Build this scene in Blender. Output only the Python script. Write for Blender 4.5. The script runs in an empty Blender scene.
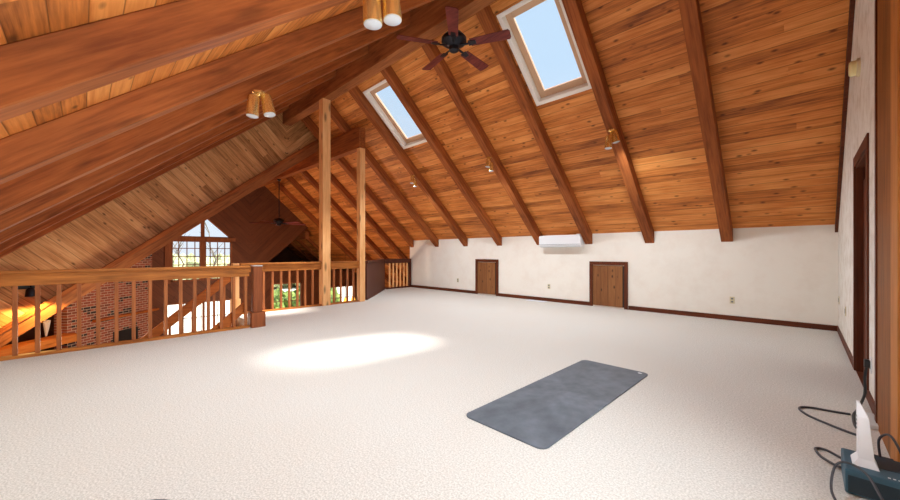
import bpy, bmesh, math, random
from mathutils import Vector, Matrix
random.seed(7)
COL = bpy.context.scene.collection
R = math.radians

# ------------------------------------------------------------------ helpers
def lin(c):
    out = []
    for v in c:
        v = v / 255.0
        out.append(v / 12.92 if v <= .04045 else ((v + .055) / 1.055) ** 2.4)
    return (*out, 1.0)

class MB:
    def __init__(s): s.bm = bmesh.new()
    def box(s, x0, x1, y0, y1, z0, z1, bevel=0.0):
        r = bmesh.ops.create_cube(s.bm, size=1)
        M = Matrix.Translation(((x0+x1)/2, (y0+y1)/2, (z0+z1)/2)) @ Matrix.Diagonal((abs(x1-x0), abs(y1-y0), abs(z1-z0), 1))
        bmesh.ops.transform(s.bm, matrix=M, verts=r['verts'])
        if bevel:
            es = list({e for v in r['verts'] for e in v.link_edges})
            bmesh.ops.bevel(s.bm, geom=es, offset=bevel, segments=2, affect='EDGES', profile=.5)
        return s
    def obox(s, M, sx, sy, sz, bevel=0.0):
        r = bmesh.ops.create_cube(s.bm, size=1)
        bmesh.ops.transform(s.bm, matrix=M @ Matrix.Diagonal((sx, sy, sz, 1)), verts=r['verts'])
        if bevel:
            es = list({e for v in r['verts'] for e in v.link_edges})
            bmesh.ops.bevel(s.bm, geom=es, offset=bevel, segments=2, affect='EDGES', profile=.5)
        return s
    def cyl(s, p0, p1, r0, r1=None, seg=20, caps=True):
        r1 = r0 if r1 is None else r1
        p0, p1 = Vector(p0), Vector(p1); d = p1 - p0
        r = bmesh.ops.create_cone(s.bm, cap_ends=caps, segments=seg, radius1=r0, radius2=r1, depth=d.length)
        q = Vector((0, 0, 1)).rotation_difference(d.normalized()).to_matrix().to_4x4()
        bmesh.ops.transform(s.bm, matrix=Matrix.Translation((p0+p1)/2) @ q, verts=r['verts'])
        return s
    def lathe(s, prof, M=Matrix(), seg=28):
        rings = []
        for (r, z) in prof:
            rings.append([s.bm.verts.new(M @ Vector((r*math.cos(2*math.pi*k/seg), r*math.sin(2*math.pi*k/seg), z))) for k in range(seg)])
        for a, b in zip(rings, rings[1:]):
            for k in range(seg):
                s.bm.faces.new((a[k], a[(k+1) % seg], b[(k+1) % seg], b[k]))
        if prof[0][0] > 1e-6: s.bm.faces.new(rings[0][::-1])
        if prof[-1][0] > 1e-6: s.bm.faces.new(rings[-1])
        return s
    def prism(s, pts2, f, t0, t1):
        """polygon pts2 (a,b) mapped by f(a,b,t), extruded t0..t1"""
        A = [s.bm.verts.new(f(a, b, t0)) for a, b in pts2]
        B = [s.bm.verts.new(f(a, b, t1)) for a, b in pts2]
        s.bm.faces.new(A[::-1]); s.bm.faces.new(B)
        n = len(A)
        for i in range(n):
            s.bm.faces.new((A[i], A[(i+1) % n], B[(i+1) % n], B[i]))
        return s
    def sheet(s, outer, holes, f, t0, t1):
        """slab with holes"""
        for t in (t0, t1):
            es = []
            for loop in [outer] + holes:
                vs = [s.bm.verts.new(f(a, b, t)) for a, b in loop]
                es += [s.bm.edges.new((vs[i], vs[(i+1) % len(vs)])) for i in range(len(vs))]
            bmesh.ops.triangle_fill(s.bm, use_beauty=True, use_dissolve=False, edges=es)
        for loop in [outer] + holes:
            n = len(loop)
            for i in range(n):
                (a, b), (c, d) = loop[i], loop[(i+1) % n]
                s.bm.faces.new([s.bm.verts.new(v) for v in (f(a, b, t0), f(c, d, t0), f(c, d, t1), f(a, b, t1))])
        bmesh.ops.remove_doubles(s.bm, verts=s.bm.verts, dist=1e-5)
        return s
    def tube(s, pts, rad, seg=8):
        pts = [Vector(p) for p in pts]
        prev = None; N = Vector((0, 0, 1))
        for i, p in enumerate(pts):
            t = (pts[min(i+1, len(pts)-1)] - pts[max(i-1, 0)]).normalized()
            n = (N - N.dot(t)*t)
            if n.length < 1e-4: n = Vector((1, 0, 0)) - t.x*t
            n.normalize(); N = n; b = t.cross(n)
            r = rad(i/(len(pts)-1)) if callable(rad) else rad
            ring = [s.bm.verts.new(p + r*(math.cos(2*math.pi*k/seg)*n + math.sin(2*math.pi*k/seg)*b)) for k in range(seg)]
            if prev:
                for k in range(seg): s.bm.faces.new((prev[k], prev[(k+1) % seg], ring[(k+1) % seg], ring[k]))
            else: s.bm.faces.new(ring[::-1])
            prev = ring
        s.bm.faces.new(prev)
        return s
    def build(s, name, mat, parent=None, smooth=False, loc=(0, 0, 0), rot=(0, 0, 0)):
        bmesh.ops.recalc_face_normals(s.bm, faces=s.bm.faces)
        me = bpy.data.meshes.new(name); s.bm.to_mesh(me); s.bm.free()
        if smooth:
            for p in me.polygons: p.use_smooth = True
            me.set_sharp_from_angle(angle=R(40))
        me.materials.append(mat)
        o = bpy.data.objects.new(name, me); COL.objects.link(o)
        o.location = loc; o.rotation_euler = rot
        if parent: o.parent = parent
        return o

def tag(o, label, cat, group=None, kind=None):
    o['label'] = label; o['category'] = cat
    if group: o['group'] = group
    if kind: o['kind'] = kind
    return o
def empty(name, loc=(0, 0, 0), rot=(0, 0, 0)):
    o = bpy.data.objects.new(name, None); COL.objects.link(o)
    o.location = loc; o.rotation_euler = rot; o.empty_display_size = .1
    return o
def copy_tree(o, parent=None):
    c = o.copy(); COL.objects.link(c)
    if parent: c.parent = parent
    for ch in list(o.children): copy_tree(ch, c)
    return c
def catmull(P, n=8):
    P = [Vector(p) for p in P]; Q = [P[0]] + P + [P[-1]]; out = []
    for i in range(1, len(Q)-2):
        for k in range(n):
            t = k/n; a, b, c, d = Q[i-1], Q[i], Q[i+1], Q[i+2]
            out.append(.5*((2*b) + (c-a)*t + (2*a-5*b+4*c-d)*t*t + (3*b-a-3*c+d)*t**3))
    out.append(P[-1]); return out

# ------------------------------------------------------------------ materials
class NT:
    def __init__(s, name):
        s.m = bpy.data.materials.new(name); s.m.use_nodes = True
        s.t = s.m.node_tree; s.b = s.t.nodes['Principled BSDF']
    def n(s, typ, **kw):
        nd = s.t.nodes.new(typ)
        for k, v in kw.items():
            if k.startswith('i_'): nd.inputs[k[2:].replace('_', ' ')].default_value = v
            else: setattr(nd, k, v)
        return nd
    def l(s, a, b): s.t.links.new(a, b)
    def math(s, op, a, b=None, c=None):
        nd = s.n('ShaderNodeMath', operation=op)
        for i, v in enumerate((a, b, c)):
            if v is None: continue
            if isinstance(v, (int, float)): nd.inputs[i].default_value = v
            else: s.l(v, nd.inputs[i])
        return nd.outputs[0]
    def xyz(s, x, y, z):
        nd = s.n('ShaderNodeCombineXYZ')
        for i, v in enumerate((x, y, z)):
            if isinstance(v, (int, float)): nd.inputs[i].default_value = v
            else: s.l(v, nd.inputs[i])
        return nd.outputs[0]
    def mix(s, fac, a, b, blend='MIX'):
        nd = s.n('ShaderNodeMix', data_type='RGBA', blend_type=blend)
        for i, v in ((0, fac), (6, a), (7, b)):
            if isinstance(v, (int, float, tuple)): nd.inputs[i].default_value = v
            else: s.l(v, nd.inputs[i])
        return nd.outputs[2]
    def ramp(s, fac, stops):
        nd = s.n('ShaderNodeValToRGB'); cr = nd.color_ramp
        while len(cr.elements) < len(stops): cr.elements.new(.5)
        for e, (p, c) in zip(cr.elements, stops): e.position = p; e.color = c
        s.l(fac, nd.inputs[0]); return nd.outputs[0]
    def maprange(s, v, a, b, c=0., d=1.):
        nd = s.n('ShaderNodeMapRange'); s.l(v, nd.inputs[0])
        for i, q in enumerate((a, b, c, d)): nd.inputs[i+1].default_value = q
        return nd.outputs[0]
    def noise(s, vec, scale, detail=4, rough=.55):
        nd = s.n('ShaderNodeTexNoise'); s.l(vec, nd.inputs['Vector'])
        nd.inputs['Scale'].default_value = scale; nd.inputs['Detail'].default_value = detail; nd.inputs['Roughness'].default_value = rough
        return nd.outputs[0]
    def bump(s, h, strength, dist=.01):
        nd = s.n('ShaderNodeBump'); nd.inputs['Strength'].default_value = strength; nd.inputs['Distance'].default_value = dist
        s.l(h, nd.inputs['Height']); s.l(nd.outputs[0], s.b.inputs['Normal'])
    def col(s, c): s.l(c, s.b.inputs['Base Color'])

def plain(name, rgb, rough=.5, metal=0., spec=.5):
    t = NT(name); t.b.inputs['Base Color'].default_value = lin(rgb)
    t.b.inputs['Roughness'].default_value = rough; t.b.inputs['Metallic'].default_value = metal
    t.b.inputs['Specular IOR Level'].default_value = spec
    return t.m

def grain(name, light, dark, rough=.5, knots=.0, axis=0):
    """solid timber, grain along local axis"""
    t = NT(name)
    tc = t.n('ShaderNodeTexCoord'); oi = t.n('ShaderNodeObjectInfo')
    off = t.math('MULTIPLY', oi.outputs['Random'], 40.)
    ad = t.n('ShaderNodeVectorMath', operation='ADD'); t.l(tc.outputs['Object'], ad.inputs[0]); t.l(t.xyz(off, off, off), ad.inputs[1])
    mp = t.n('ShaderNodeMapping'); t.l(ad.outputs[0], mp.inputs['Vector'])
    sc = [14., 14., 14.]; sc[axis] = .9; mp.inputs['Scale'].default_value = sc
    g1 = t.noise(mp.outputs[0], 2.2, 6, .6)
    mp2 = t.n('ShaderNodeMapping'); t.l(ad.outputs[0], mp2.inputs['Vector'])
    sc = [2.2, 2.2, 2.2]; sc[axis] = .7; mp2.inputs['Scale'].default_value = sc
    g2 = t.noise(mp2.outputs[0], 1.5, 3, .5)
    f = t.math('ADD', t.math('MULTIPLY', g1, .65), t.math('MULTIPLY', g2, .35))
    c = t.ramp(f, [(.36, lin(dark)), (.62, lin(light))])
    if knots:
        mp3 = t.n('ShaderNodeMapping'); t.l(ad.outputs[0], mp3.inputs['Vector'])
        sc = [7., 7., 7.]; sc[axis] = 2.; mp3.inputs['Scale'].default_value = sc
        v = t.n('ShaderNodeTexVoronoi'); t.l(mp3.outputs[0], v.inputs['Vector']); v.inputs['Scale'].default_value = 1.
        k = t.maprange(v.outputs['Distance'], .10, .26, knots, 0.)
        c = t.mix(k, c, lin([q*.42 for q in dark]))
    t.col(c); t.b.inputs['Roughness'].default_value = rough+.15; t.b.inputs['Specular IOR Level'].default_value = .2
    t.bump(g1, .12, .004)
    return t.m

def planks(name, stops, width=.135, mode='slope', ridge=3.93, rough=.55, knots=.8, groove=.035, length=7.5):
    """tongue and groove boards: a runs along the boards, b across them"""
    t = NT(name)
    tc = t.n('ShaderNodeTexCoord'); sp = t.n('ShaderNodeSeparateXYZ'); t.l(tc.outputs['Object'], sp.inputs[0])
    x, y, z = sp.outputs
    if mode == 'slope': a, b = x, y
    elif mode == 'vert': a, b = z, x
    else:
        d = t.math('ABSOLUTE', t.math('SUBTRACT', y, ridge))
        a = t.math('MULTIPLY', t.math('ADD', z, d), .7071); b = t.math('MULTIPLY', t.math('SUBTRACT', z, d), .7071)
    q = t.math('DIVIDE', b, width); idx = t.math('FLOOR', q); fr = t.math('SUBTRACT', q, idx)
    wn = t.n('ShaderNodeTexWhiteNoise', noise_dimensions='1D'); t.l(idx, wn.inputs['W'])
    seg = t.math('FLOOR', t.math('ADD', t.math('DIVIDE', a, length), t.math('MULTIPLY', wn.outputs[0], 7.)))
    wn2 = t.n('ShaderNodeTexWhiteNoise', noise_dimensions='2D'); t.l(t.xyz(idx, seg, 0.), wn2.inputs['Vector'])
    r = wn2.outputs[0]
    sh = t.math('MULTIPLY', idx, 3.71)
    g = t.noise(t.xyz(t.math('ADD', t.math('MULTIPLY', a, 1.1), sh), t.math('MULTIPLY', b, 26.), r), 1.6, 5, .62)
    g2 = t.noise(t.xyz(t.math('ADD', t.math('MULTIPLY', a, .8), sh), t.math('MULTIPLY', b, 5.), r), 1.7, 4, .6)
    f = t.math('ADD', t.math('ADD', t.math('MULTIPLY', g, .42), t.math('MULTIPLY', g2, .40)), t.math('MULTIPLY', r, .18))
    c = t.ramp(f, stops)
    v = t.n('ShaderNodeTexVoronoi'); v.inputs['Scale'].default_value = 1.
    t.l(t.xyz(t.math('ADD', t.math('MULTIPLY', a, 4.2), sh), t.math('MULTIPLY', b, 8.5), 0.), v.inputs['Vector'])
    k = t.maprange(v.outputs['Distance'], .06, .2, knots, 0.)
    c = t.mix(k, c, tuple(q*.33 for q in stops[0][1][:3]) + (1.,))
    e = t.math('MINIMUM', fr, t.math('SUBTRACT', 1., fr))
    gv = t.maprange(e, 0., groove, .75, 0.)
    c = t.mix(gv, c, tuple(q*.25 for q in stops[0][1][:3]) + (1.,))
    t.col(c); t.b.inputs['Roughness'].default_value = rough; t.b.inputs['Specular IOR Level'].default_value = .3
    t.bump(t.maprange(e, 0., groove*1.6, 0., 1.), .5, .006)
    return t.m

def carpet_mat():
    t = NT('cream_carpet'); tc = t.n('ShaderNodeTexCoord')
    a = t.noise(tc.outputs['Object'], 95., 3, .7); b = t.noise(tc.outputs['Object'], 1.1, 3, .5)
    v = t.n('ShaderNodeTexVoronoi'); v.inputs['Scale'].default_value = 85.; t.l(tc.outputs['Object'], v.inputs['Vector'])
    h = t.math('ADD', a, v.outputs['Distance'])
    c = t.ramp(a, [(.34, lin((182, 179, 172))), (.62, lin((224, 221, 215)))])
    c = t.mix(t.maprange(b, .35, .7, .16, 0.), c, lin((205, 192, 176)))
    t.col(c); t.b.inputs['Roughness'].default_value = .95; t.b.inputs['Specular IOR Level'].default_value = .1
    t.bump(h, .2, .009); return t.m
def plaster(name, rgb, rgb2, scale=9., bump=.35):
    t = NT(name); tc = t.n('ShaderNodeTexCoord')
    a = t.noise(tc.outputs['Object'], scale, 6, .65); b = t.noise(tc.outputs['Object'], scale*5, 3, .6)
    t.col(t.ramp(a, [(.35, lin(rgb2)), (.55, lin(rgb))])); t.b.inputs['Roughness'].default_value = .8
    t.b.inputs['Specular IOR Level'].default_value = .2
    t.bump(t.math('ADD', a, t.math('MULTIPLY', b, .5)), bump, .012); return t.m
def brick_mat():
    t = NT('red_brick'); tc = t.n('ShaderNodeTexCoord'); sp = t.n('ShaderNodeSeparateXYZ'); t.l(tc.outputs['Object'], sp.inputs[0])
    br = t.n('ShaderNodeTexBrick'); t.l(t.xyz(sp.outputs[0], sp.outputs[2], 0.), br.inputs['Vector'])
    br.inputs['Scale'].default_value = 1.; br.inputs['Brick Width'].default_value = .21; br.inputs['Row Height'].default_value = .075
    br.inputs['Mortar Size'].default_value = .008; br.inputs['Bias'].default_value = -.2
    br.inputs['Color1'].default_value = lin((168, 92, 70)); br.inputs['Color2'].default_value = lin((120, 66, 52)); br.inputs['Mortar'].default_value = lin((196, 176, 158))
    ix = t.math('FLOOR', t.math('DIVIDE', sp.outputs[2], .075))
    od = t.math('MULTIPLY', t.math('MODULO', t.math('ABSOLUTE', ix), 2.), .5)
    ic = t.math('FLOOR', t.math('ADD', t.math('DIVIDE', sp.outputs[0], .21), od))
    wn = t.n('ShaderNodeTexWhiteNoise', noise_dimensions='2D'); t.l(t.xyz(ix, ic, 0.), wn.inputs['Vector'])
    dark = t.math('MULTIPLY', t.math('GREATER_THAN', wn.outputs[0], .86), t.math('SUBTRACT', 1., br.outputs['Fac']))
    t.col(t.mix(dark, br.outputs[0], lin((58, 46, 46)))); t.b.inputs['Roughness'].default_value = .85
    return t.m
def mat_rubber():
    t = NT('slate_rubber'); tc = t.n('ShaderNodeTexCoord')
    a = t.noise(tc.outputs['Object'], 2.6, 5, .6); b = t.noise(tc.outputs['Object'], 11., 4, .6)
    f = t.math('ADD', t.math('MULTIPLY', a, .7), t.math('MULTIPLY', b, .3))
    t.col(t.ramp(f, [(.35, lin((70, 78, 86))), (.65, lin((104, 112, 122)))]))
    t.b.inputs['Roughness'].default_value = .55; t.b.inputs['Specular IOR Level'].default_value = .4; return t.m
def glass_mat():
    t = NT('clear_pane'); out = t.t.nodes['Material Output']
    tr = t.n('ShaderNodeBsdfTransparent'); gl = t.n('ShaderNodeBsdfGlossy'); gl.inputs['Roughness'].default_value = .02
    fr = t.n('ShaderNodeFresnel'); fr.inputs['IOR'].default_value = 1.2
    mx = t.n('ShaderNodeMixShader'); t.l(fr.outputs[0], mx.inputs[0]); t.l(tr.outputs[0], mx.inputs[1]); t.l(gl.outputs[0], mx.inputs[2])
    t.l(mx.outputs[0], out.inputs['Surface']); return t.m
def emit_mat(name, rgb, strength):
    t = NT(name); t.b.inputs['Base Color'].default_value = lin(rgb)
    t.b.inputs['Emission Color'].default_value = lin(rgb); t.b.inputs['Emission Strength'].default_value = strength; return t.m
def leaf_mat(nm='hedge_leaves', ca=(112, 124, 84), cb=(196, 196, 150)):
    t = NT(nm); tc = t.n('ShaderNodeTexCoord'); a = t.noise(tc.outputs['Object'], 5., 4)
    t.col(t.ramp(a, [(.35, lin(ca)), (.65, lin(cb))])); t.b.inputs['Roughness'].default_value = .8; return t.m

DECK = [(.33, lin((128, 68, 26))), (.5, lin((208, 124, 56))), (.68, lin((238, 162, 88)))]
M = dict(
    deck=planks('pine_deck', DECK, .14, 'slope'),
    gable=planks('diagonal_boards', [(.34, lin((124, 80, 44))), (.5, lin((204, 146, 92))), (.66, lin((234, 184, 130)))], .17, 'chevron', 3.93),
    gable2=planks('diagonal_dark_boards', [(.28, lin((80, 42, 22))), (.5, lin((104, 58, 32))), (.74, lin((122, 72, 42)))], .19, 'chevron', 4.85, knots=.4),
    panel=planks('dark_panel_boards', [(.28, lin((64, 30, 20))), (.5, lin((84, 42, 28))), (.74, lin((98, 52, 36)))], .14, 'slope', knots=.3),
    low=planks('lower_floor_boards', [(.28, lin((110, 60, 30))), (.5, lin((140, 82, 44))), (.74, lin((160, 98, 56)))], .1, 'slope'),
    rafter=grain('stained_rafter', (172, 97, 47), (120, 61, 29), .5, .35),
    beam=grain('stained_beam', (172, 106, 60), (124, 70, 38), .5, .3),
    post=grain('pale_pine_post', (244, 190, 132), (222, 156, 94), .45, .7, axis=2),
    rail=grain('rail_timber', (196, 122, 56), (140, 80, 34), .4, .4, axis=1),
    newel=grain('newel_timber', (150, 84, 48), (112, 58, 32), .4, .3, axis=2),
    baluster=grain('baluster_timber', (178, 108, 62), (136, 76, 42), .45, .3, axis=2),
    darkrail=grain('dark_rail_timber', (96, 50, 34), (66, 32, 22), .4, .2, axis=0),
    trim=grain('dark_trim', (108, 54, 30), (74, 36, 20), .4, .2, axis=0),
    trimz=grain('dark_trim_upright', (108, 54, 30), (74, 36, 20), .4, .2, axis=2),
    casing=grain('wide_casing', (150, 92, 42), (112, 66, 28), .4, .3, axis=2),
    casing2=grain('light_casing', (196, 130, 68), (168, 104, 50), .4, .2, axis=2),
    hatch=planks('knotty_hatch', [(.28, lin((92, 54, 30))), (.5, lin((138, 88, 50))), (.74, lin((162, 110, 66)))], .155, 'vert', knots=.95, length=9.),
    stair=grain('stair_timber', (196, 112, 50), (156, 80, 34), .45, .3, axis=1),
    carpet=carpet_mat(),
    wall=plaster('cream_plaster', (242, 236, 226), (238, 230, 219), 3., .15),
    wallr=plaster('rough_plaster', (240, 235, 227), (222, 213, 201), 7., .5),
    brick=brick_mat(), mat=mat_rubber(), glass=glass_mat(),
    white=plain('white_plastic', (238, 240, 244), .35), offwhite=plain('offwhite_plastic_lit_cap', (206, 206, 204), .4),
    liner=plain('white_liner', (248, 244, 238), .6), sash=plain('sash_wood', (206, 168, 136), .5), shaft=grain('shaft_wood', (190, 120, 76), (160, 92, 54), .5),
    grey=plain('grey_gap', (110, 112, 116), .5), beige=plain('ivory_plate', (214, 200, 164), .45),
    ivory=plain('ivory_plastic', (236, 222, 164), .5),
    brass=plain('polished_brass', (248, 214, 140), .26, .75), lens=plain('frosted_lens', (206, 210, 218), .25),
    iron=plain('black_iron', (38, 36, 42), .35, .7), blade=grain('mahogany_blade', (126, 56, 48), (86, 34, 32), .35),
    black=plain('black_rubber', (26, 26, 28), .5), cord=plain('grey_cord', (62, 62, 68), .5), teal=plain('teal_plastic', (50, 88, 106), .45),
    tealdark=plain('dark_teal_plastic', (26, 46, 58), .5), disc=plain('charcoal_plastic', (84, 88, 92), .5),
    pale=plain('pale_cloth', (214, 210, 206), .9), antler=plain('antler_bone', (236, 214, 150), .6),
    grass=plain('pale_patio', (206, 208, 196), .9), bark=plain('tree_bark', (110, 100, 92), .9), leaf=leaf_mat(), leaf2=leaf_mat('bush_leaves', (52, 76, 34), (138, 158, 72)),
    lampglass=emit_mat('warm_lamp_glass', (255, 186, 70), 2.2), blueled=emit_mat('blue_indicator', (40, 60, 255), 3.),
    metal=plain('satin_metal', (190, 190, 190), .35, .9), winframe=grain('window_timber', (150, 92, 58), (116, 66, 40), .5, .2, axis=2),
    ledge=grain('ledge_timber', (214, 136, 58), (180, 100, 40), .45, .3), navy=plain('navy_cloth', (56, 66, 92), .8), red=plain('red_cloth', (176, 88, 70), .8),
)

# ------------------------------------------------------------------ the place: dimensions
RY, RZ, TR, TL = 3.93, 5.35, .89, .812          # loft ridge and both pitches
WX, WY = .385, 8.1                              # right gable wall, knee wall
GX, EX, FX = -10.15, -16.3, -21.0               # end of loft roof, end of great room, end of the far bay
R2Y, R2Z, T2 = 4.85, 4.531, .80                 # lower ridge of the great room
R3Y, R3Z, T3 = 7.28, 2.37, .90
def zr(y): return RZ - TR*(y-RY)
def zl(y): return RZ - TL*(RY-y)
def zl2(y): return R2Z - T2*(R2Y-y)
def zl3(y): return R3Z - T3*(R3Y-y)
AR, AL, A2, A3 = math.atan(TR), math.atan(TL), math.atan(T2), math.atan(T3)
LOW = -2.75

# floor of the loft
fl = [(WX, -.65), (WX, WY), (-9.93, WY), (-9.93, 7.0), (-7.93, 5.0), (-7.93, 2.05), (-6.46, 2.05), (-6.46, -.65)]
o = MB().sheet(fl, [], lambda a, b, t: (a, b, t), -.3, 0).build('floor', M['carpet'])
tag(o, 'cream carpet floor of the loft', 'floor', kind='structure')
o = MB().box(EX-.1, -6.2, -4.5, 10.7, LOW-.1, LOW).build('floor_lower', M['low'])
tag(o, 'brown wooden floor of the room below the loft', 'floor', kind='structure')

# roof decks: local x along the boards, local y up the slope
SK = [(-3.40, -2.30), (-7.18, -6.08)]           # rafter bays holding the skylights
def vs(y): return (y-RY)/math.cos(AR)           # distance down the slope
s0, s1 = vs(4.50), vs(5.62)
holes = [[(a, s0), (b, s0), (b, s1), (a, s1)] for a, b in [(-3.33, -2.40), (-7.11, -6.18)]]
o = MB().sheet([(WX+.1, .0), (FX, .0), (FX, vs(10.7)), (WX+.1, vs(10.7))], holes, lambda a, b, t: (a, b, t), 0, .09
    ).build('ceiling_right', M['deck'], loc=(0, RY, RZ), rot=(-AR, 0, 0))
tag(o, 'orange pine board ceiling with two skylights above the cream knee wall', 'ceiling', kind='structure')
def vl(y): return (RY-y)/math.cos(AL)
o = MB().box(GX, WX+.1, -vl(-3.6), 0, 0, .09).build('ceiling_left', M['deck'], loc=(0, RY, RZ), rot=(AL, 0, 0))
tag(o, 'bright pine board ceiling over the left railing', 'ceiling', kind='structure')
o = MB().box(EX, GX-.06, -(R2Y+4.2)/math.cos(A2), 0, 0, .09).build('ceiling_far', M['deck'], loc=(0, R2Y, R2Z), rot=(A2, 0, 0))
tag(o, 'lower board ceiling beyond the diagonal planked gable', 'ceiling', kind='structure')
o = MB().box(FX, EX-.1, -(R3Y-4.7)/math.cos(A3), 0, 0, .09).build('ceiling_bay', M['deck'], loc=(0, R3Y, R3Z), rot=(A3, 0, 0))
tag(o, 'lowest dark ceiling of the far bay', 'ceiling', kind='structure')

# walls
o = MB().prism([(-9.93, -.3), (WX, -.3), (WX, 1.66), (-9.93, 1.66)], lambda a, b, t: (a, t, b), WY, WY+.1).build('wall_far', M['wall'])
tag(o, 'low cream plaster knee wall under the right roof slope', 'wall', kind='structure')
YS = lambda a, b, t: (t, a, b)
o = MB().sheet([(-.65, -.3), (4.58, -.3), (4.58, 2.08), (5.52, 2.08), (5.52, -.3), (WY, -.3), (WY, zr(WY)), (RY, RZ), (-.65, zl(-.65))],
    [[(.5, .35), (2.7, .35), (2.7, 2.3), (.5, 2.3)]], YS, WX, WX+.12).build('wall_right', M['wallr'])
tag(o, 'rough cream plaster gable wall at the right edge', 'wall', kind='structure')
o = MB().box(-6.33, WX, -.75, -.65, -.3, zl(-.65)).build('wall_left', M['wall'])
tag(o, 'low plaster knee wall under the left roof slope', 'wall', kind='structure')
o = MB().prism([(RY, RZ), (R2Y, zr(R2Y)), (-3.6, zl2(-3.6)), (-3.6, zl(-3.6))], YS, GX-.06, GX).build('wall_gable', M['gable'])
tag(o, 'gable wall of diagonal brown boards above the sloping beam', 'wall', kind='structure')
# end wall of the great room with window holes
W1 = [(2.22, .15), (4.18, .15), (4.18, 1.68), (2.22, 1.68)]
W1T = [(2.22, 1.78), (4.18, 1.78), (3.2, 2.70)]
W2 = [(5.62, -1.75), (7.0, -1.75), (7.0, -.10), (5.62, -.10)]
W3 = [(2.05, -2.45), (4.25, -2.45), (4.25, -.62), (2.05, -.62)]
W4 = [(8.15, -1.6), (9.75, -1.6), (9.75, -.42), (8.15, -.42)]
o = MB().sheet([(-4.2, LOW), (10.7, LOW), (10.7, -.68), (8.9, zr(8.9)), (R3Y+2.3, .3), (5.3, .3), (R3Y, zr(R3Y)), (R2Y, R2Z), (-4.2, zl2(-4.2))] if False else
    [(-4.2, LOW), (10.7, LOW), (10.7, zr(10.7)), (9.6, zr(9.6)), (5.2, zl3(5.2)), (R3Y, zr(R3Y)), (R2Y, R2Z), (-4.2, zl2(-4.2))],
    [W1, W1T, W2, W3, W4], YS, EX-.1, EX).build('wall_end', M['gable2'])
tag(o, 'dark chevron boarded end wall of the far room', 'wall', kind='structure')
o = MB().box(FX, EX-.1, 4.7, 10.0, .02, .1).build('floor_bay', M['panel'])
tag(o, 'dark floor of the far upper bay', 'floor', kind='structure')
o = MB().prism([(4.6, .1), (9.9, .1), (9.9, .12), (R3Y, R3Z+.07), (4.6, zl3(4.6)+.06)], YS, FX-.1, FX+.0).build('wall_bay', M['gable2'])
tag(o, 'dark end wall of the far bay', 'wall', kind='structure')
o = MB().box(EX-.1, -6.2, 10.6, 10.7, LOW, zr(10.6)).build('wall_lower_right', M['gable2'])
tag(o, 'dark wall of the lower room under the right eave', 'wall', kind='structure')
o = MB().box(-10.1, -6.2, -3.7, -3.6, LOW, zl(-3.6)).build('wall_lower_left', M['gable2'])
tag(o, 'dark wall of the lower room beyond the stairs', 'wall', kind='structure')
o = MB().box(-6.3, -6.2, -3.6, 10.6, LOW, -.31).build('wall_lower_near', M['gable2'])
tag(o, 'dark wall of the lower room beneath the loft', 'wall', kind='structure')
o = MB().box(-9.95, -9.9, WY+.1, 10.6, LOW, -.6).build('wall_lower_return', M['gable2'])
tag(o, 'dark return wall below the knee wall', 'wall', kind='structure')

# baseboards and trims
b = MB()
for x0, x1 in [(-9.9, -6.88), (-6.04, -3.48), (-2.64, WX)]: b.box(x0, x1, WY-.018, WY, 0, .085)
tag(b.build('baseboard_far', M['trim']), 'dark brown baseboard along the cream knee wall', 'baseboard', kind='structure')
b = MB(); b.box(WX-.012, WX, 5.63, WY-.02, 0, .085); b.box(WX-.012, WX, 3.89, 4.47, 0, .085)
tag(b.build('baseboard_right', M['trim']), 'dark brown baseboard along the right wall', 'baseboard', kind='structure')
o = MB().prism([(RY+.1, zr(RY+.1)), (WY-.01, zr(WY-.01)), (WY-.01, zr(WY-.01)-.13), (RY+.1, zr(RY+.1)-.13)], YS, WX-.035, WX).build('trim_1', M['trim'])
tag(o, 'brown sloping trim where the ceiling meets the right wall', 'trim', kind='structure')
b = MB().box(WX-.02, WX, 3.19, 3.82, 0, 4.7)
o = b.build('trim_2', M['casing']); tag(o, 'wide brown upright board on the right wall beside the outlet', 'trim', kind='structure')
o = MB().box(WX-.032, WX, 2.98, 3.19, 0, 4.55).build('trim_3', M['casing2']); tag(o, 'lighter brown upright strip at the far right edge', 'trim', kind='structure')
o = MB().box(WX-.026, WX, 3.82, 3.89, 0, 4.7).build('trim_4', M['trimz']); tag(o, 'narrow reddish upright strip left of the wide board', 'trim', kind='structure')

# ------------------------------------------------------------------ rafters
WORD = ['first', 'second', 'third', 'fourth', 'fifth', 'sixth', 'seventh', 'eighth', 'ninth', 'tenth']
def rafter(name, y0, y1, ang, zfun, w=.17, d=.24, mat='rafter'):
    """local x runs down the slope; plumb cut at both ends"""
    sgn = 1 if y1 > y0 else -1
    ln = abs(y1-y0)/math.cos(ang); sh = d*math.sin(ang); dn = d*math.cos(ang)
    b = MB(); prof = [(0, 0), (ln, 0), (ln+sh, -dn), (sh, -dn)]
    b.prism(prof, lambda a, z, t: (a, t, z), -w/2, w/2)
    o = b.build(name, M[mat])
    bev = o.modifiers.new('soft_edge', 'BEVEL'); bev.width = .006; bev.segments = 1
    o.rotation_euler = (0, ang, R(90) if sgn > 0 else R(-90))
    o.location = (0, y0, zfun(y0)-.001)
    return o
XS = [-.975-1.26*k for k in range(8)]
first = rafter('roof_rafter', RY+.11, WY, AR, zr)
for k, x in enumerate(XS):
    o = first if k == 0 else copy_tree(first)
    o.location.x = x
    tag(o, f'brown timber rafter on the skylight slope, {WORD[k]} from the right gable wall', 'rafter', 'rafters of the right roof slope')
firstl = rafter('roof_rafter', RY-.11, -.65, AL, zl)
longl = rafter('roof_rafter', RY-.11, -3.5, AL, zl)
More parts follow.
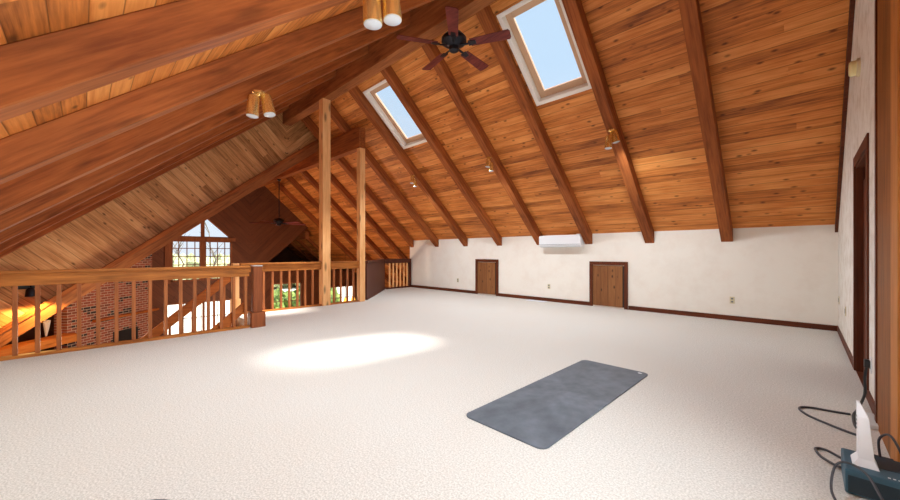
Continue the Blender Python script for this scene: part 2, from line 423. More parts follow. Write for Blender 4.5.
for k, x in enumerate(XS):
    src = firstl if x > -6.3 else longl
    o = src if (k == 0 or x == XS[5]) else copy_tree(src)
    o.location.x = x
    tag(o, f'brown timber rafter on the left roof slope, {WORD[k]} from the right gable wall', 'rafter', 'rafters of the left roof slope')
gr = rafter('roof_rafter', R2Y+.09, 10.5, AR, zr, d=.22)
for k in range(4):
    o = gr if k == 0 else copy_tree(gr)
    o.location.x = -11.04-1.26*k
    tag(o, f'dark rafter beyond the loft posts, {WORD[k]} one past the knee wall end', 'rafter', 'rafters beyond the loft')
br = rafter('roof_rafter', R3Y+.05, 10.5, AR, zr, w=.12, d=.2)
for k in range(3):
    o = br if k == 0 else copy_tree(br)
    o.location.x = -17.3-1.2*k
    tag(o, f'thin dark rafter in the far bay, {WORD[k]} from the dark end wall', 'rafter', 'rafters of the far bay')
o = rafter('gable_beam', 4.76, -3.5, A2, lambda y: zl2(y)+.04, w=.16, d=.34, mat='beam'); o.location.x = GX+.085
MB().box(.05, (4.76+3.5)/math.cos(A2), .081, .10, -.085, -.002, .003).build('top_trim', M['rafter'], o)
tag(o, 'brown sloping beam along the foot of the diagonal planked gable', 'beam')

def xbeam(name, x0, x1, y0, y1, z0, z1, mat):
    o = MB().box(0, x1-x0, y0-(y0+y1)/2, y1-(y0+y1)/2, 0, z1-z0, .006).build(name, M[mat], loc=(x0, (y0+y1)/2, z0)); return o
o = xbeam('ridge_beam', GX, WX, 3.82, 4.04, 4.72, 5.235, 'beam'); tag(o, 'large brown ridge beam carrying the ceiling fan', 'beam')
o = xbeam('header_beam', EX, -7.80, 4.76, 4.94, 3.80, 4.31, 'rafter'); tag(o, 'lower brown header beam resting on the shorter post', 'beam')
o = xbeam('bay_beam', FX, EX-.1, 7.2, 7.36, 1.85, 2.2, 'beam'); tag(o, 'small dark ridge beam of the far bay', 'beam')

# posts
def post(name, x, y, w, z1, label):
    o = MB().box(-w/2, w/2, -w/2, w/2, 0, z1, .006).build(name, M['post'], loc=(x, y, 0)); return tag(o, label, 'post')
post('timber_post', -7.86, 3.90, .19, 4.72, 'tall pale pine post rising to the ridge beam')
post('timber_post', -7.86, 4.85, .15, 3.80, 'shorter pale pine post under the end of the header beam')

# ------------------------------------------------------------------ railings
def railing(x, y0, y1, ys, label, base=True, z0=0.):
    root = empty('railing', (x, (y0+y1)/2, 0)); tag(root, label, 'railing')
    ym = (y0+y1)/2
    MB().box(-.06, .06, y0-ym, y1-ym, .965, 1.0, .004).build('cap_rail', M['rail'], root)
    MB().box(-.02, .025, y0-ym, y1-ym, .825, .965, .003).build('face_board', M['rail'], root)
    MB().box(-.05, .05, y0-ym, y1-ym, 0, .035, .003).build('bottom_rail', M['rail'], root)
    p = None
    for y in ys:
        if p is None:
            p = q = MB().box(-.02, .02, -.02, .02, .035, .83, .002).build('baluster', M['baluster'], root)
        else:
            q = p.copy(); COL.objects.link(q); q.parent = root
        q.location = (-.042 if False else 0, y-ym, 0)
    return root
railing(-6.40, -.65, 1.88, [-.54+.1695*k for k in range(15) if -.54+.1695*k < 1.86], 'orange brown railing in front of the stairs at the left edge')
railing(-7.86, 2.15, 3.80, [2.24+.1715*k for k in range(9)], 'brown railing between the newel and the tall pine post')
railing(-7.86, 4.0, 4.77, [4.124, 4.30, 4.475, 4.637], 'short brown railing between the two pine posts')
# dark angled panel and last railing
L = math.hypot(2., 2.)
root = empty('rail_panel', (-8.90, 6.0, 0), (0, 0, R(135))); tag(root, 'dark solid boarded railing panel set at an angle beside the shorter post', 'railing panel')
MB().box(-L/2+.08, L/2-.09, -.05, .05, .93, 1.0, .004).build('cap_rail', M['darkrail'], root)
b = MB(); b.box(-L/2+.08, L/2-.05, -.02, .02, .05, .93)
o = b.build('panel_board', M['panel'], root)
MB().box(-L/2+.08, L/2-.06, -.035, .035, 0, .05).build('bottom_rail', M['darkrail'], root)
root = empty('railing', (-9.88, 7.55, 0)); tag(root, 'dark railing with grey balusters meeting the knee wall end', 'railing')
MB().box(-.05, .05, -.52, .54, .86, 1.0, .004).build('cap_rail', M['darkrail'], root)
MB().box(-.04, .04, -.52, .54, 0, .05).build('bottom_rail', M['darkrail'], root)
MB().box(-.05, .05, .44, .54, .05, .86).build('end_post', M['darkrail'], root)
p = None
for k in range(6):
    if p is None: p = q = MB().box(-.02, .02, -.02, .02, .05, .86).build('baluster', M['post'], root)
    else: q = p.copy(); COL.objects.link(q); q.parent = root
    q.location = (0, -.36+.15*k, 0)
# newels
root = empty('newel_post', (-6.38, 1.99, 0)); tag(root, 'brown newel post with boxed foot ending the left railing', 'newel post')
MB().box(-.065, .065, -.065, .065, .24, .985, .006).build('shaft', M['newel'], root)
MB().box(-.105, .105, -.105, .105, 0, .24, .006).build('foot_box', M['newel'], root)
MB().box(-.07, .07, -.07, .07, .985, 1.0, .004).build('lit_cap', M['offwhite'], root)  # off-white top paints in the light falling on the newel
root = empty('newel_post', (-7.86, 2.07, -.19)); tag(root, 'orange newel post at the head of the stair handrail', 'newel post')
MB().box(-.055, .055, -.055, .055, .5, 1.19, .005).build('shaft', M['post'], root)
MB().box(-.075, .075, -.075, .075, 0, .5, .005).build('foot_box', M['post'], root)

# ------------------------------------------------------------------ staircase
root = empty('staircase', (-7.15, 2.04, 0)); tag(root, 'wooden staircase going down behind the left railing', 'staircase')
n = 14; run, rise = .225, 2.75/15
for k in range(n):
    y = -run*(k+1); z = -rise*(k+1)
    MB().box(-.62, .60, y, y+run+.02, z-.04, z, .004).build('tread', M['stair'], root)
SL = rise/run; e = -run*n
def strip(x0, x1, ya, yb, off, d, name, mat):
    return MB().prism([(ya, SL*ya+off), (yb, SL*yb+off), (yb, SL*yb+off-d), (ya, SL*ya+off-d)], lambda a, z, t: (t, a, z), x0, x1).build(name, M[mat], root)
strip(-.67, -.625, e, -.06, .02, .3, 'stringer', 'stair')
strip(.605, .65, e, -.02, .02, .3, 'stringer', 'stair')
strip(-.735, -.665, e, -.06, .90, .19, 'handrail', 'stair')
strip(.585, .65, e, -.2, .55, .16, 'handrail', 'stair')
p = None
for k in range(18):
    y = -.16-.165*k
    if p is None: p = q = MB().box(-.018, .018, -.018, .018, .0, .74).build('baluster', M['baluster'], root)
    else: q = p.copy(); COL.objects.link(q); q.parent = root
    q.location = (-.70, y, SL*y-.02)

# ------------------------------------------------------------------ skylights (setting)
def skylight(nm, x0, x1, label):
    root = empty(nm, (0, RY, RZ), (-AR, 0, 0)); tag(root, label, 'skylight', kind='structure')
    a, c = s1, s0
    H = .17
    b = MB()
    for (xa, xb, ya, yb) in [(x0, x0+.02, c, a), (x1-.02, x1, c, a), (x0+.02, x1-.02, a-.02, a), (x0+.02, x1-.02, c, c+.02)]:
        b.box(xa, xb, ya, yb, -.02, H)
    b.build('shaft_liner', M['liner'], root)
    b = MB(); t = .04
    for (xa, xb, ya, yb) in [(x0-t, x0, c-t, a+t), (x1, x1+t, c-t, a+t), (x0, x1, a, a+t), (x0, x1, c-t, c)]:
        b.box(xa, xb, ya, yb, -.025, 0)
    b.build('casing', M['liner'], root)
    b = MB(); i = .02; w = .11
    for (xa, xb, ya, yb) in [(x0+i, x0+i+w, c+i, a-i), (x1-i-w, x1-i, c+i, a-i), (x0+i+w, x1-i-w, a-i-w, a-i), (x0+i+w, x1-i-w, c+i, c+i+w)]:
        b.box(xa, xb, ya, yb, .10, .15, .006)
    b.build('sash', M['sash'], root)
    MB().box(x0+i+w, x1-i-w, c+i+w, a-i-w, .125, .131).build('pane', M['glass'], root)
skylight('window_1', -3.33, -2.40, 'large skylight right of the near ceiling fan')
skylight('window_2', -7.11, -6.18, 'narrow looking skylight above the shorter pine post')

# end wall windows
def window(nm, poly, nx, nz, label, mat='winframe', heavy=None):
    ys = [p[0] for p in poly]; zs = [p[1] for p in poly]
    y0, y1, z0, z1 = min(ys), max(ys), min(zs), max(zs)
    root = empty(nm, (EX-.05, 0, 0)); tag(root, label, 'window', kind='structure')
    b = MB(); f = .06
    if len(poly) == 3:
        for i in range(3):
            (a, c), (d, e2) = poly[i], poly[(i+1) % 3]
            b.cyl((0, a, c), (0, d, e2), .05, seg=4)
        b.box(-.03, .03, 3.14, 3.26, z0, z1-.1)
    else:
        b.box(-.05, .07, y0, y0+f, z0, z1); b.box(-.05, .07, y1-f, y1, z0, z1)
        b.box(-.05, .07, y0, y1, z0, z0+f); b.box(-.05, .07, y0, y1, z1-f, z1)
        if heavy:
            b.box(-.05, .08, heavy-.1, heavy+.1, z0, z1)
    b.build('window_frame', M[mat], root)
    if len(poly) == 4:
        b = MB()
        for k in range(1, nx): yy = y0+(y1-y0)*k/nx; b.box(-.015, .015, yy-.014, yy+.014, z0, z1)
        for k in range(1, nz): zz = z0+(z1-z0)*k/nz; b.box(-.015, .015, y0, y1, zz-.014, zz+.014)
        b.build('muntin_bars', M['winframe'], root)
    MB().prism(poly, YS, -.004, .004).build('pane', M['glass'], root)
window('window_3', W1, 8, 5, 'wide gridded window in the far end wall above the railing', heavy=3.2)
window('window_4', W1T, 1, 1, 'triangular window pane above the gridded window')
window('window_5', W2, 3, 2, 'leafy window seen through balusters right of the newel', 'winframe')
window('window_6', W3, 4, 3, 'bright lower window behind the stair balusters', 'winframe')
window('window_7', W4, 3, 2, 'bright kitchen window seen between the two pine posts', 'winframe')
b = MB(); b.box(EX, EX+.06, 2.05, 2.22, .1, 2.0); b.box(EX, EX+.05, 2.05, 4.3, 1.66, 1.80)
tag(b.build('trim_5', M['winframe']), 'timber trim around the gridded end window', 'trim', kind='structure')
# unseen window added in the right gable wall to let fill light in
root = empty('added_window', (WX+.06, 0, 0)); tag(root, 'tall added window in the right wall nearest the viewer, out of view', 'window', kind='structure')
b = MB()
for ya, yb, za, zb in [(.5, .56, .35, 2.3), (2.64, 2.7, .35, 2.3), (.56, 2.64, .35, .41), (.56, 2.64, 2.24, 2.3), (1.57, 1.63, .41, 2.24)]: b.box(-.05, .05, ya, yb, za, zb)
b.build('window_frame', M['winframe'], root); MB().box(-.004, .004, .56, 2.64, .41, 2.24).build('pane', M['glass'], root)

# ------------------------------------------------------------------ hatches and door
def hatch(nm, x0, x1, z1, label):
    root = empty(nm, ((x0+x1)/2, WY, 0)); tag(root, label, 'door', kind='structure'); w = (x1-x0)/2
    b = MB(); b.box(-w, -w+.07, -.03, 0, 0, z1); b.box(w-.07, w, -.03, 0, 0, z1); b.box(-w+.07, w-.07, -.03, 0, z1-.075, z1)
    b.build('casing', M['trimz'], root)
    MB().box(-w+.078, w-.10, -.022, 0, .03, z1-.09, .003).build('door_panel', M['hatch'], root)
    MB().box(w-.098, w-.072, -.012, 0, .03, z1-.09).build('shadow_gap', M['black'], root)
hatch('door_1', -3.47, -2.65, 1.01, 'knotty wood hatch door in the knee wall nearer the right wall')
hatch('door_2', -6.87, -6.05, 1.02, 'smaller looking knotty hatch door left of the white wall unit')
root = empty('door_3', (WX, 5.05, 0)); tag(root, 'dark brown doorway in the right wall', 'door', kind='structure')
b = MB(); b.box(-.012, .0, -.57, -.47, 0, 2.18); b.box(-.012, .0, .47, .57, 0, 2.18); b.box(-.012, .0, -.47, .47, 2.08, 2.18)
b.build('casing', M['trimz'], root)
b = MB(); b.box(0, .12, -.47, -.45, 0, 2.08); b.box(0, .12, -.47, .47, -.3, 0); b.box(0, .12, .45, .47, 0, 2.08); b.box(0, .12, -.45, .45, 2.06, 2.08)
b.build('jamb', M['trimz'], root)
MB().box(.05, .09, -.45, .45, 0.005, 1.93).build('door_panel', M['trimz'], root)
MB().box(.10, .12, -.45, .45, 1.93, 2.06).build('dark_gap', M['black'], root)

# ------------------------------------------------------------------ wall unit, outlets, vents
root = empty('air_conditioner', (-4.125, WY, 1.34)); tag(root, 'white wall mounted air conditioner between two rafters', 'air conditioner')
b = MB(); b.prism([(0, 0), (0, .28), (-.20, .28), (-.22, .26), (-.22, .05), (-.17, 0)], lambda a, z, t: (t, a, z), -.53, .53)
o = b.build('housing', M['white'], root); bv = o.modifiers.new('soft_edge', 'BEVEL'); bv.width = .012; bv.segments = 2
MB().box(-.5, .5, -.20, -.10, -.004, .004).build('air_flap', M['offwhite'], root)
MB().box(-.52, .52, -.224, -.218, .062, .068).build('panel_seam', M['grey'], root)
MB().box(.42, .5, -.2, -.13, .28, .30, .004).build('status_tab', M['white'], root)
def plate(x, z, label, first=[]):
    root = empty('wall_outlet', (x, WY, z)); tag(root, label, 'outlet', 'outlets on the knee wall')
    MB().box(-.035, .035, -.008, 0, -.06, .06, .003).build('cover_plate', M['beige'], root)
    for s in (-1, 1):
        MB().box(-.016, .016, -.011, -.008, s*.027-.014, s*.027+.014).build('socket', M['grey'], root)
plate(-.90, .36, 'ivory outlet plate on the knee wall right of the nearer hatch')
plate(-4.50, .37, 'ivory outlet plate on the knee wall between the two hatches')
plate(-7.60, .36, 'ivory outlet plate on the knee wall left of the farther hatch')
def rplate(y, z, label, w=.035, mat='beige'):
    root = empty('wall_outlet', (WX, y, z)); tag(root, label, 'outlet')
    MB().box(-.008, 0, -w, w, -.06, .06, .003).build('cover_plate', M[mat], root)
    MB().box(-.011, -.008, -.012, .012, -.03, .03).build('socket', M['grey'], root)
rplate(7.85, .50, 'small ivory plate on the right wall beside the room corner')
rplate(6.7, .47, 'ivory plate on the right wall left of the dark doorway')
rplate(4.33, .32, 'white outlet on the right wall with a black plug in it', mat='white')
root = empty('floor_vent', (-4.75, 7.93, 0)); tag(root, 'white metal floor vent on the carpet before the knee wall', 'vent')
b = MB(); b.box(-.26, .26, -.075, -.055, 0, .012); b.box(-.26, .26, .055, .075, 0, .012); b.box(-.26, -.24, -.055, .055, 0, .012); b.box(.24, .26, -.055, .055, 0, .012)
b.build('vent_frame', M['white'], root)
b = MB()
for k in range(12): b.box(-.23+.04*k, -.215+.04*k, -.055, .055, .002, .01)
b.build('slats', M['white'], root)
MB().box(-.24, .24, -.055, .055, .0, .002).build('dark_backing', M['grey'], root)
root = empty('wall_detector', (WX, 5.15, 2.96)); tag(root, 'pale yellow round detector high on the right wall', 'detector')
Q = Matrix.Rotation(R(-90), 4, 'Y')
MB().lathe([(.085, 0), (.085, .02), (.07, .025)], Q).build('mounting_ring', M['beige'], root, True)
MB().lathe([(.07, .02), (.07, .06), (.06, .07), (0, .072)], Q).build('body', M['ivory'], root, True)

# ------------------------------------------------------------------ yoga mat
root = empty('yoga_mat', (-1.435, 2.94, 0), (0, 0, R(-1.0))); tag(root, 'dark grey rubber yoga mat lying on the cream carpet', 'yoga mat')
b = MB(); pts = []; hw, hl, rr = .335, .985, .06
for cx, cy, a0 in [(hw-rr, hl-rr, 0), (-hw+rr, hl-rr, 90), (-hw+rr, -hl+rr, 180), (hw-rr, -hl+rr, 270)]:
    for k in range(7): a = R(a0+15*k); pts.append((cx+rr*math.cos(a), cy+rr*math.sin(a)))
b.prism(pts, lambda a, c, t: (a, c, t), .0, .009)
o = b.build('mat_sheet', M['mat'], root)
b = MB(); pts2 = [(-.02*1.0*math.cos(R(30*k)), .012*math.sin(R(30*k))) for k in range(12)]
b.prism(pts2, lambda a, c, t: (a+.265, c+.93, t), .009, .0098)
b.build('logo_mark', M['white'], root)

# ------------------------------------------------------------------ spot lights
LAMPS = []
def twin_spot(loc, dirs, label, sc=1.):
    root = empty('ceiling_spotlight', loc); tag(root, label, 'spotlight', 'twin brass spotlights on the rafters')
    MB().lathe([(.06*sc, 0), (.06*sc, -.018*sc), (.045*sc, -.026*sc), (0, -.028*sc)]).build('canopy', M['brass'], root, True)
    for (p, d) in dirs:
        p, d = Vector(p)*sc, Vector(d).normalized()
        q = Vector((0, 0, 1)).rotation_difference(d).to_matrix().to_4x4(); T = Matrix.Translation(p) @ q
        MB().cyl((p*.25)+Vector((0, 0, -.02*sc)), p+d*.03*sc, .009*sc, seg=10).build('arm', M['brass'], root, True)
        c = MB().lathe([(0, 0), (.04*sc, .0), (.05*sc, .012*sc), (.055*sc, .19*sc), (.05*sc, .19*sc), (.046*sc, .15*sc)], T).build('spot_can', M['brass'], root, True)
        LAMPS.append((Vector(loc)+p+d*.27*sc, d))
        MB().lathe([(.05*sc, .172*sc), (.052*sc, .196*sc), (.035*sc, .204*sc), (0, .206*sc)], T).build('lens', M['lens'], c, True)
    return root
zrb = lambda y: zr(y)-.24
zlb = lambda y: zl(y)-.24
twin_spot((XS[1], 6.06, zrb(6.06)), [((-.025, -.055, -.10), (-.02, -.02, -1)), ((.022, .012, -.005), (.17, .15, -1))], 'brass twin spotlight on the rafter right of the large skylight', 1.05)
twin_spot((XS[3], 6.04, zrb(6.04)), [((.01, -.03, -.03), (-.12, -.1, -1)), ((.01, .05, -.11), (.02, .02, -1))], 'brass twin spotlight on the fourth skylight slope rafter, mid ceiling', .95)
twin_spot((XS[5], 6.05, zrb(6.05)), [((.01, -.03, -.02), (-.1, -.08, -1)), ((.01, .05, -.10), (.02, .02, -1))], 'small brass twin spotlight below the narrow skylight', .95)
twin_spot((XS[3]+.13, 1.47, zlb(1.47)), [((.012, -.05, -.05), (-.05, -.05, -1)), ((.0, .056, -.01), (.17, .15, -1))], 'brass twin spotlight hanging in front of the left rafters', 1.25)
twin_spot((XS[1]-.05, 1.60, zlb(1.60)), [((-.03, -.06, -.03), (.0, .06, -1)), ((.018, .04, .015), (.05, .05, -1))], 'large brass twin spotlight at the top edge beside the ridge beam', 1.3)

# ------------------------------------------------------------------ ceiling fans
def fan(loc, rod, rad, label, angs, sc=1., kit=False):
    root = empty('ceiling_fan', loc); tag(root, label, 'ceiling fan', 'ceiling fans')
    MB().lathe([(.065*sc, 0), (.065*sc, -.03*sc), (.03*sc, -.07*sc), (0, -.075*sc)]).build('canopy', M['iron'], root, True)
    MB().cyl((0, 0, -.05), (0, 0, -rod), .016*sc, seg=12).build('downrod', M['iron'], root, True)
    z = -rod
    MB().lathe([(0, z+.06), (.05*sc, z+.055), (.13*sc, z+.03), (.18*sc, z-.03*sc), (.18*sc, z-.08*sc), (.13*sc, z-.12*sc), (.075*sc, z-.15*sc), (.07*sc, z-.20*sc), (.04*sc, z-.22*sc), (0, z-.222*sc)]).build('motor_housing', M['iron'], root, True)
    for a in angs:
        Rz = Matrix.Rotation(R(a), 4, 'Z') @ Matrix.Translation((0, 0, z-.13*sc)) @ Matrix.Rotation(R(-13), 4, 'X')
        bl = MB(); w0, w1 = .066*sc, .084*sc; r0 = .25*sc
        bl.prism([(r0, -w0), (rad-.02, -w1), (rad, -w1*.6), (rad, w1*.6), (rad-.02, w1), (r0, w0)], lambda x, y, t: Rz @ Vector((x, y, t)), -.004, .004)
        B = bl.build('blade', M['blade'], root)
        br = MB(); br.obox(Rz @ Matrix.Translation((.19*sc, 0, -.012)), .16*sc, .03*sc, .012); br.prism([(.22*sc, -.045*sc), (.33*sc, -.03*sc), (.33*sc, .03*sc), (.22*sc, .045*sc)], lambda x, y, t: Rz @ Vector((x, y, t)), -.014, -.005)
        br.build('blade_bracket', M['iron'], B)
    return root
fan((-3.77, 3.93, 4.72), .25, .86, 'dark ceiling fan with mahogany blades hanging from the ridge beam', [-48, 24, 96, 168, 240], 1.05)
fan((-13.2, 4.85, 3.80), 1.42, .95, 'small distant black ceiling fan on a long rod in the far room', [20, 92, 164, 236, 308], 1.)

# ------------------------------------------------------------------ brick chimney and ledge (corner, turned 45 degrees)
root = empty('brick_chimney', (-15.5, .9, LOW), (0, 0, R(-45))); tag(root, 'red brick corner chimney behind the left railing', 'chimney')
hw = 1.7
def roofz(lx): # roof height above root at face position lx
    yw = .9-lx*.7071; return zl2(yw)-LOW
b = MB(); b.prism([(-hw, 0), (hw, 0), (hw, roofz(hw)-.02), (-hw, roofz(-hw)-.02)], lambda a, z, t: (a, t, z), -.35, .0)
b.build('brick_breast', M['brick'], root)
MB().box(-1.62, 1.0, 0, .14, 1.93, 2.0, .004).build('mantel_shelf', M['stair'], root)
o = MB().box(-.55, .35, -.04, .006, .5, 1.5).build('firebox', M['black'], root)
o = MB().box(0, 2.2, 0, .45, -.06, .14, .004).build('timber_ledge', M['ledge'], loc=(-14.25, -.35, -1.10), rot=(0, 0, R(-45)))
tag(o, 'orange timber ledge left of the brick chimney', 'ledge')
# pale draped thing on the ledge
b = MB()
for k in range(9):
    a = R(-35+70*k/8); b.tube([(0, 0, 0), (.12*math.sin(a), .02*(k % 2), .18), (.30*math.sin(a), .03*(k % 2), .38)], lambda t: .018+.03*t, 6)
o = b.build('pale_bundle', M['pale'], loc=(-13.83, -.66, -.93), smooth=True); tag(o, 'pale fanned bundle standing on the ledge beside the brick chimney', 'bundle')
b = MB()
for s in (-1, 1):
    b.tube(catmull([(0, 0, 0), (s*.12, 0, .10), (s*.26, 0, .10), (s*.34, 0, -.02)]), lambda t: .032*(1-t)+.01, 8)
    b.tube(catmull([(s*.12, 0, .1), (s*.15, 0, .0), (s*.13, 0, -.08)]), lambda t: .02*(1-t)+.008, 6)
b.tube([(0, 0, .02), (0, -.05, -.2)], lambda t: .04-.015*t, 8)
o = b.build('antler_mount', M['antler'], loc=(-12.65, -1.35, -1.45), rot=(0, 0, R(60)), smooth=True); tag(o, 'yellow lit antlers under the ledge, seen behind the left balusters', 'antlers')
# dark spot light at the left gable
root = empty('wall_spotlight', (-9.98, -.72, .60)); tag(root, 'black spotlight against the lit boards at the left edge', 'spotlight')
MB().box(-.085, .0, -.16, .16, -.05, .16, .01).build('housing', M['black'], root)
b = MB(); b.lathe([(.03, .1), (.055, .06), (.07, -.06), (.06, -.06), (.05, 0)], Matrix.Translation((.07, .06, -.12)))
b.cyl((.07, .06, -.05), (.0, .06, 0), .015, seg=8)
b.build('lamp_head', M['iron'], root, True)

# ------------------------------------------------------------------ lower room bits
for k, (y, z) in enumerate([(8.55, -1.05), (8.95, -1.0), (9.35, -1.1)]):
    root = empty('pendant_lamp', (EX+1.1, y, z)); tag(root, ['lit yellow pendant lamp in the kitchen window, leftmost of three', 'lit yellow pendant lamp in the kitchen window, middle of three', 'lit yellow pendant lamp in the kitchen window, rightmost of three'][k], 'lamp', 'pendant lamps in the lower room')
    MB().lathe([(.03, .17), (.06, .14), (.10, 0), (.09, -.06), (0, -.07)]).build('glass_shade', M['lampglass'], root, True)
    MB().cyl((0, 0, .16), (0, 0, zr(y)-z-.0), .006, seg=6).build('cord', M['black'], root)
root = empty('sofa', (EX+1.3, 6.35, LOW)); tag(root, 'reddish sofa under the leafy lower window', 'sofa')
MB().box(-.4, .4, -.95, .95, .12, .45, .04).build('seat', M['red'], root)
MB().box(-.5, -.3, -.95, .95, .45, 1.0, .05).build('backrest', M['red'], root)
for s in (-1, 1): MB().box(-.4, .4, s*.95-.1, s*.95+.1, .12, .66, .04).build('armrest', M['red'], root)
for sx in (-1, 1):
    for sy in (-1, 1): MB().box(sx*.36-.03, sx*.36+.03, sy*.88-.03, sy*.88+.03, 0, .12).build('leg', M['black'], root)
root = empty('table', (-13.6, 6.8, LOW)); tag(root, 'blue covered table seen low through the balusters', 'table')
MB().box(-.6, .6, -1.4, 1.4, .72, .76, .006).build('table_top', M['navy'], root)
for sx in (-1, 1):
    for sy in (-1, 1): MB().box(sx*.52-.03, sx*.52+.03, sy*1.3-.03, sy*1.3+.03, 0, .72).build('leg', M['black'], root)

# ------------------------------------------------------------------ devices at the right corner
root = empty('battery_box', (.26, 2.805, 0)); tag(root, 'dark teal power box on the carpet by the right wall', 'power box')
MB().box(-.11, .105, -.14, .14, .004, .125, .008).build('housing', M['teal'], root)
MB().box(-.10, .10, -.1425, -.139, .015, .098, .001).build('front_panel', M['tealdark'], root)
MB().box(-.02, .10, -.02, .13, .1245, .1265).build('top_panel', M['tealdark'], root)
for k in range(4): MB().box(.03+.016*k, .039+.016*k, -.115, -.108, .1245, .127).build('marking', M['white'], root)
root = empty('wifi_router', (.225, 2.80, .125)); tag(root, 'tall white router standing on the dark teal power box', 'router')
b = MB()
def quad(z, x0, x1, y0, y1): return [(x0, y0, z), (x1, y0, z), (x1, y1, z), (x0, y1, z)]
secs = [quad(.0, -.045, .045, -.06, .06), quad(.035, -.024, .03, -.045, .045), quad(.24, -.026, .012, -.035, .04), quad(.305, -.026, -.016, -.01, .035)]
vs_ = [[b.bm.verts.new(p) for p in s] for s in secs]
b.bm.faces.new(vs_[0][::-1]); b.bm.faces.new(vs_[-1])
for A, B in zip(vs_, vs_[1:]):
    for i in range(4): b.bm.faces.new((A[i], A[(i+1) % 4], B[(i+1) % 4], B[i]))
b.build('body', M['white'], root)
for k in range(4): MB().box(-.0275, -.0245, .0, .025, .17+.02*k, .173+.02*k).build('status_slot', M['grey'], root)
root = empty('power_adapter', (.325, 3.06, 0)); tag(root, 'black power adapter with blue light behind the teal box', 'adapter')
MB().box(-.05, .05, -.06, .06, 0, .07, .01).build('housing', M['black'], root)
MB().box(-.03, .0, -.063, -.058, .05, .056).build('indicator', M['blueled'], root)
o = MB().box(-.035, .035, -.14, .14, 0, .03, .006).build('power_strip', M['offwhite'], loc=(.335, 3.90, 0)); tag(o, 'pale grey flat strip on the carpet behind the white router', 'power strip')
def cable(name, pts, r, label, mat='cord'):
    o = MB().tube(catmull(pts, 10), r, 8).build(name, M[mat], smooth=True); return tag(o, label, 'cable', 'cables at the right corner')
o = cable('power_cable', [(.36, 4.33, .31), (.35, 4.33, .22), (.345, 4.28, .1), (.30, 4.12, .02), (.265, 3.95, .01), (.26, 3.7, .01), (.30, 3.62, .01)], .009, 'black cable dropping from the wall outlet to the carpet', 'black')
MB().box(-.0, .03, -.022, .022, -.03, .03, .004).build('plug', M['black'], o, loc=(.345, 4.33, .33))
cable('loose_cable', [(.25, 3.97, .009), (.15, 3.95, .008), (.04, 3.93, .008), (-.02, 3.86, .008), (.02, 3.74, .008), (.12, 3.64, .008), (.23, 3.56, .008), (.31, 3.53, .008)], .008, 'dark cable looping farthest out on the carpet behind the router')
cable('loose_cable', [(.16, 3.08, .01), (.10, 3.15, .008), (.055, 3.13, .008), (.075, 3.03, .008), (.13, 2.93, .02), (.145, 2.90, .03)], .007, 'short dark cable loop beside the far corner of the teal box')
cable('loose_cable', [(.335, 2.50, .012), (.27, 2.53, .06), (.22, 2.62, .14), (.16, 2.70, .142), (.115, 2.66, .12), (.10, 2.55, .04), (.14, 2.45, .012), (.2, 2.36, .012)], .0055, 'grey cable arching over the front of the teal box')
cable('loose_cable', [(.30, 3.02, .08), (.29, 2.98, .20), (.32, 2.93, .255), (.35, 2.88, .20), (.36, 2.84, .139), (.355, 2.80, .134)], .0055, 'grey cable arching behind the router to the teal box')
o = MB().lathe([(0, 0), (.17, 0), (.175, .02), (.175, .07), (.165, .085), (.14, .09), (0, .092)]).build('round_disc', M['disc'], loc=(-1.965, .13, 0), smooth=True)
tag(o, 'dark grey round disc on the carpet cut off by the bottom edge', 'disc')

# ------------------------------------------------------------------ outside
o = MB().box(-80, 30, -50, 60, -3.3, -3.1).build('ground', M['grass']); tag(o, 'pale ground outside the far windows', 'ground', kind='structure')
b = MB()
for k in range(220):
    y = random.uniform(-6, 34); x = random.uniform(-50, -44); r = random.uniform(1.1, 2.2)
    rr_ = bmesh.ops.create_icosphere(b.bm, subdivisions=2, radius=r)
    for v in rr_['verts']: v.co = v.co*random.uniform(.82, 1.15) + Vector((x, y, -3.1+r*.6+random.uniform(0, 1.5)))
o = b.build('hedge', M['leaf']); tag(o, 'distant pale green shrubs outside the far windows', 'shrubs', kind='stuff')
b = MB()
for k in range(60):
    y = random.uniform(7.5, 13); x = random.uniform(-28, -24.5); r = random.uniform(.4, .8)
    rr_ = bmesh.ops.create_icosphere(b.bm, subdivisions=2, radius=r)
    for v in rr_['verts']: v.co = v.co*random.uniform(.75, 1.2) + Vector((x, y, -3.1+r*.5+random.uniform(0, .8)))
o = b.build('bushes', M['leaf2']); tag(o, 'leafy green bushes seen through the lower window behind the balusters', 'bushes', kind='stuff')
def tree(x, y, h, label, seed):
    rnd = random.Random(seed); root = empty('bare_tree', (x, y, -3.1)); tag(root, label, 'tree', 'bare trees outside the far window')
    pts = [Vector((rnd.uniform(-.12, .12)*k, rnd.uniform(-.12, .12)*k, h*k/6)) for k in range(7)]
    MB().tube(pts, lambda t: .09*(1-t)+.02, 7).build('trunk', M['bark'], root, True)
    b = MB()
    for k in range(16):
        t = rnd.uniform(.3, .95); i = min(5, int(t*6)); p = pts[i].lerp(pts[i+1], t*6-i)
        a = rnd.uniform(0, 6.28); ln = rnd.uniform(.8, 2.)
        d = Vector((math.cos(a)*.6, math.sin(a)*.6, .8))
        b.tube([p, p+d*ln*.5+Vector((0, 0, .05)), p+d*ln], lambda q: .025*(1-q)+.008, 5)
    b.build('branches', M['bark'], root)
for k, (x, y, h) in enumerate([(-40, 6.2, 6.6), (-39, 8.4, 7.4), (-41, 10.6, 6.8), (-38, 5.0, 6.2)]):
    tree(x, y, h, ['bare tree outside the gridded window, left of its mullion', 'tall bare tree outside the gridded window, right of its mullion', 'bare tree outside the right part of the gridded window', 'bare tree at the left end of the gridded window'][k], k+3)

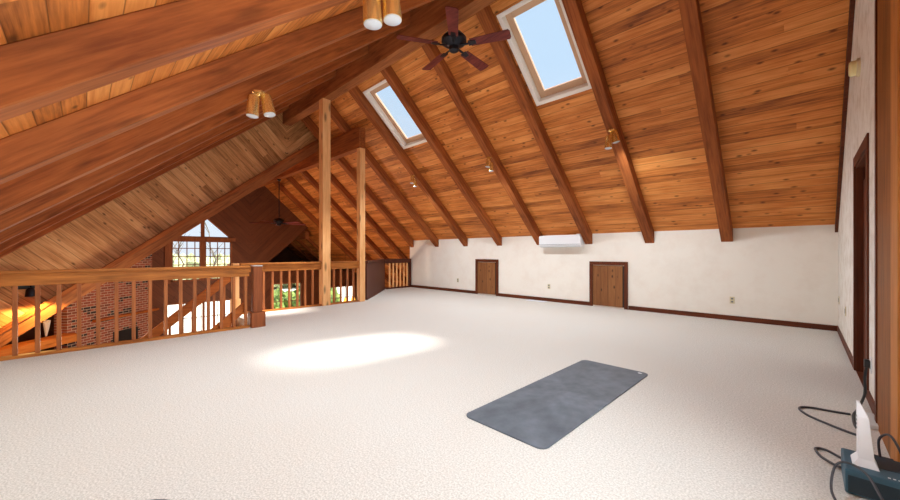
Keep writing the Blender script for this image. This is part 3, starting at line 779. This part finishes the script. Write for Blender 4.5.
# ------------------------------------------------------------------ sky and lights
w = bpy.data.worlds.new('sky'); bpy.context.scene.world = w; w.use_nodes = True
nt = w.node_tree; bg = nt.nodes['Background']
tc = nt.nodes.new('ShaderNodeTexCoord'); sp = nt.nodes.new('ShaderNodeSeparateXYZ'); rp = nt.nodes.new('ShaderNodeValToRGB')
nt.links.new(tc.outputs['Generated'], sp.inputs[0]); nt.links.new(sp.outputs[2], rp.inputs[0]); nt.links.new(rp.outputs[0], bg.inputs[0])
rp.color_ramp.elements[0].position = .0; rp.color_ramp.elements[0].color = (.82, .90, 1., 1)
rp.color_ramp.elements[1].position = .45; rp.color_ramp.elements[1].color = (.58, .78, 1., 1)
bg.inputs[1].default_value = SKY = 1.0

def sun(d, e, ang):
    l = bpy.data.lights.new('sunlight', 'SUN'); l.energy = e; l.angle = R(ang); l.color = (1, .95, .88)
    o = bpy.data.objects.new('sunlight', l); COL.objects.link(o)
    o.rotation_euler = Vector(d).to_track_quat('-Z', 'Y').to_euler(); o.location = (3, 8, 12)
sun((-1.15, -2.65, -4.4), 15., 10.)
def area(nm, loc, d, sx, sy, e, col=(1, 1, 1), spread=180):
    l = bpy.data.lights.new(nm, 'AREA'); l.shape = 'RECTANGLE'; l.size = sx; l.size_y = sy; l.energy = e; l.color = col; l.spread = R(spread)
    o = bpy.data.objects.new(nm, l); COL.objects.link(o); o.location = loc
    o.rotation_euler = Vector(d).to_track_quat('-Z', 'Y').to_euler(); return o
area('window_fill', (WX+.2, 1.6, 1.33), (-1, 0, 0), 2.0, 1.8, 90, (.9, .96, 1))  # added fill outside the unseen window, brightens the loft
def point(nm, loc, e, col, r=.1):
    l = bpy.data.lights.new(nm, 'POINT'); l.energy = e; l.color = col; l.shadow_soft_size = r
    o = bpy.data.objects.new(nm, l); COL.objects.link(o); o.location = loc
for p, d in LAMPS:
    l = bpy.data.lights.new('spot_bulb', 'SPOT'); l.energy = 98; l.color = (.86, .945, 1.0); l.spot_size = R(165); l.spot_blend = .8; l.shadow_soft_size = .05
    o = bpy.data.objects.new('spot_bulb', l); COL.objects.link(o); o.location = p; o.rotation_euler = d.to_track_quat('-Z', 'Y').to_euler()
l = bpy.data.lights.new('gable_lamp', 'SPOT'); l.energy = 110; l.color = (1, .58, .16); l.spot_size = R(165); l.spot_blend = .25; l.shadow_soft_size = .04
o = bpy.data.objects.new('gable_lamp', l); COL.objects.link(o); o.location = (-9.78, -.62, .36); o.rotation_euler = (0, R(-12), 0)
point('stair_fill', (-9.2, .6, -.35), 90, (1, .9, .75), .2)  # added fill for the stairwell, no fixture there
point('ledge_lamp', (-12.7, -.5, -.25), 28, (1, .66, .28), .08)
point('lower_fill', (-12.3, 4.2, -.7), 300, (1, .8, .6), .25)  # added point light to brighten the lower room, no visible source

# ------------------------------------------------------------------ camera
cam = bpy.data.cameras.new('camera'); co = bpy.data.objects.new('camera', cam); COL.objects.link(co)
cam.sensor_width = 36; cam.lens = 36*360/900; cam.shift_y = 3/900; cam.clip_start = .02
co.location = (0, 0, 1.2); co.rotation_euler = (R(90), 0, math.atan2(.7, .714))
sc = bpy.context.scene; sc.camera = co
sc.view_settings.view_transform = 'Standard'; sc.view_settings.look = 'None'
sc.view_settings.exposure = 0.; sc.view_settings.gamma = 1.; sc.view_settings.use_curve_mapping = False
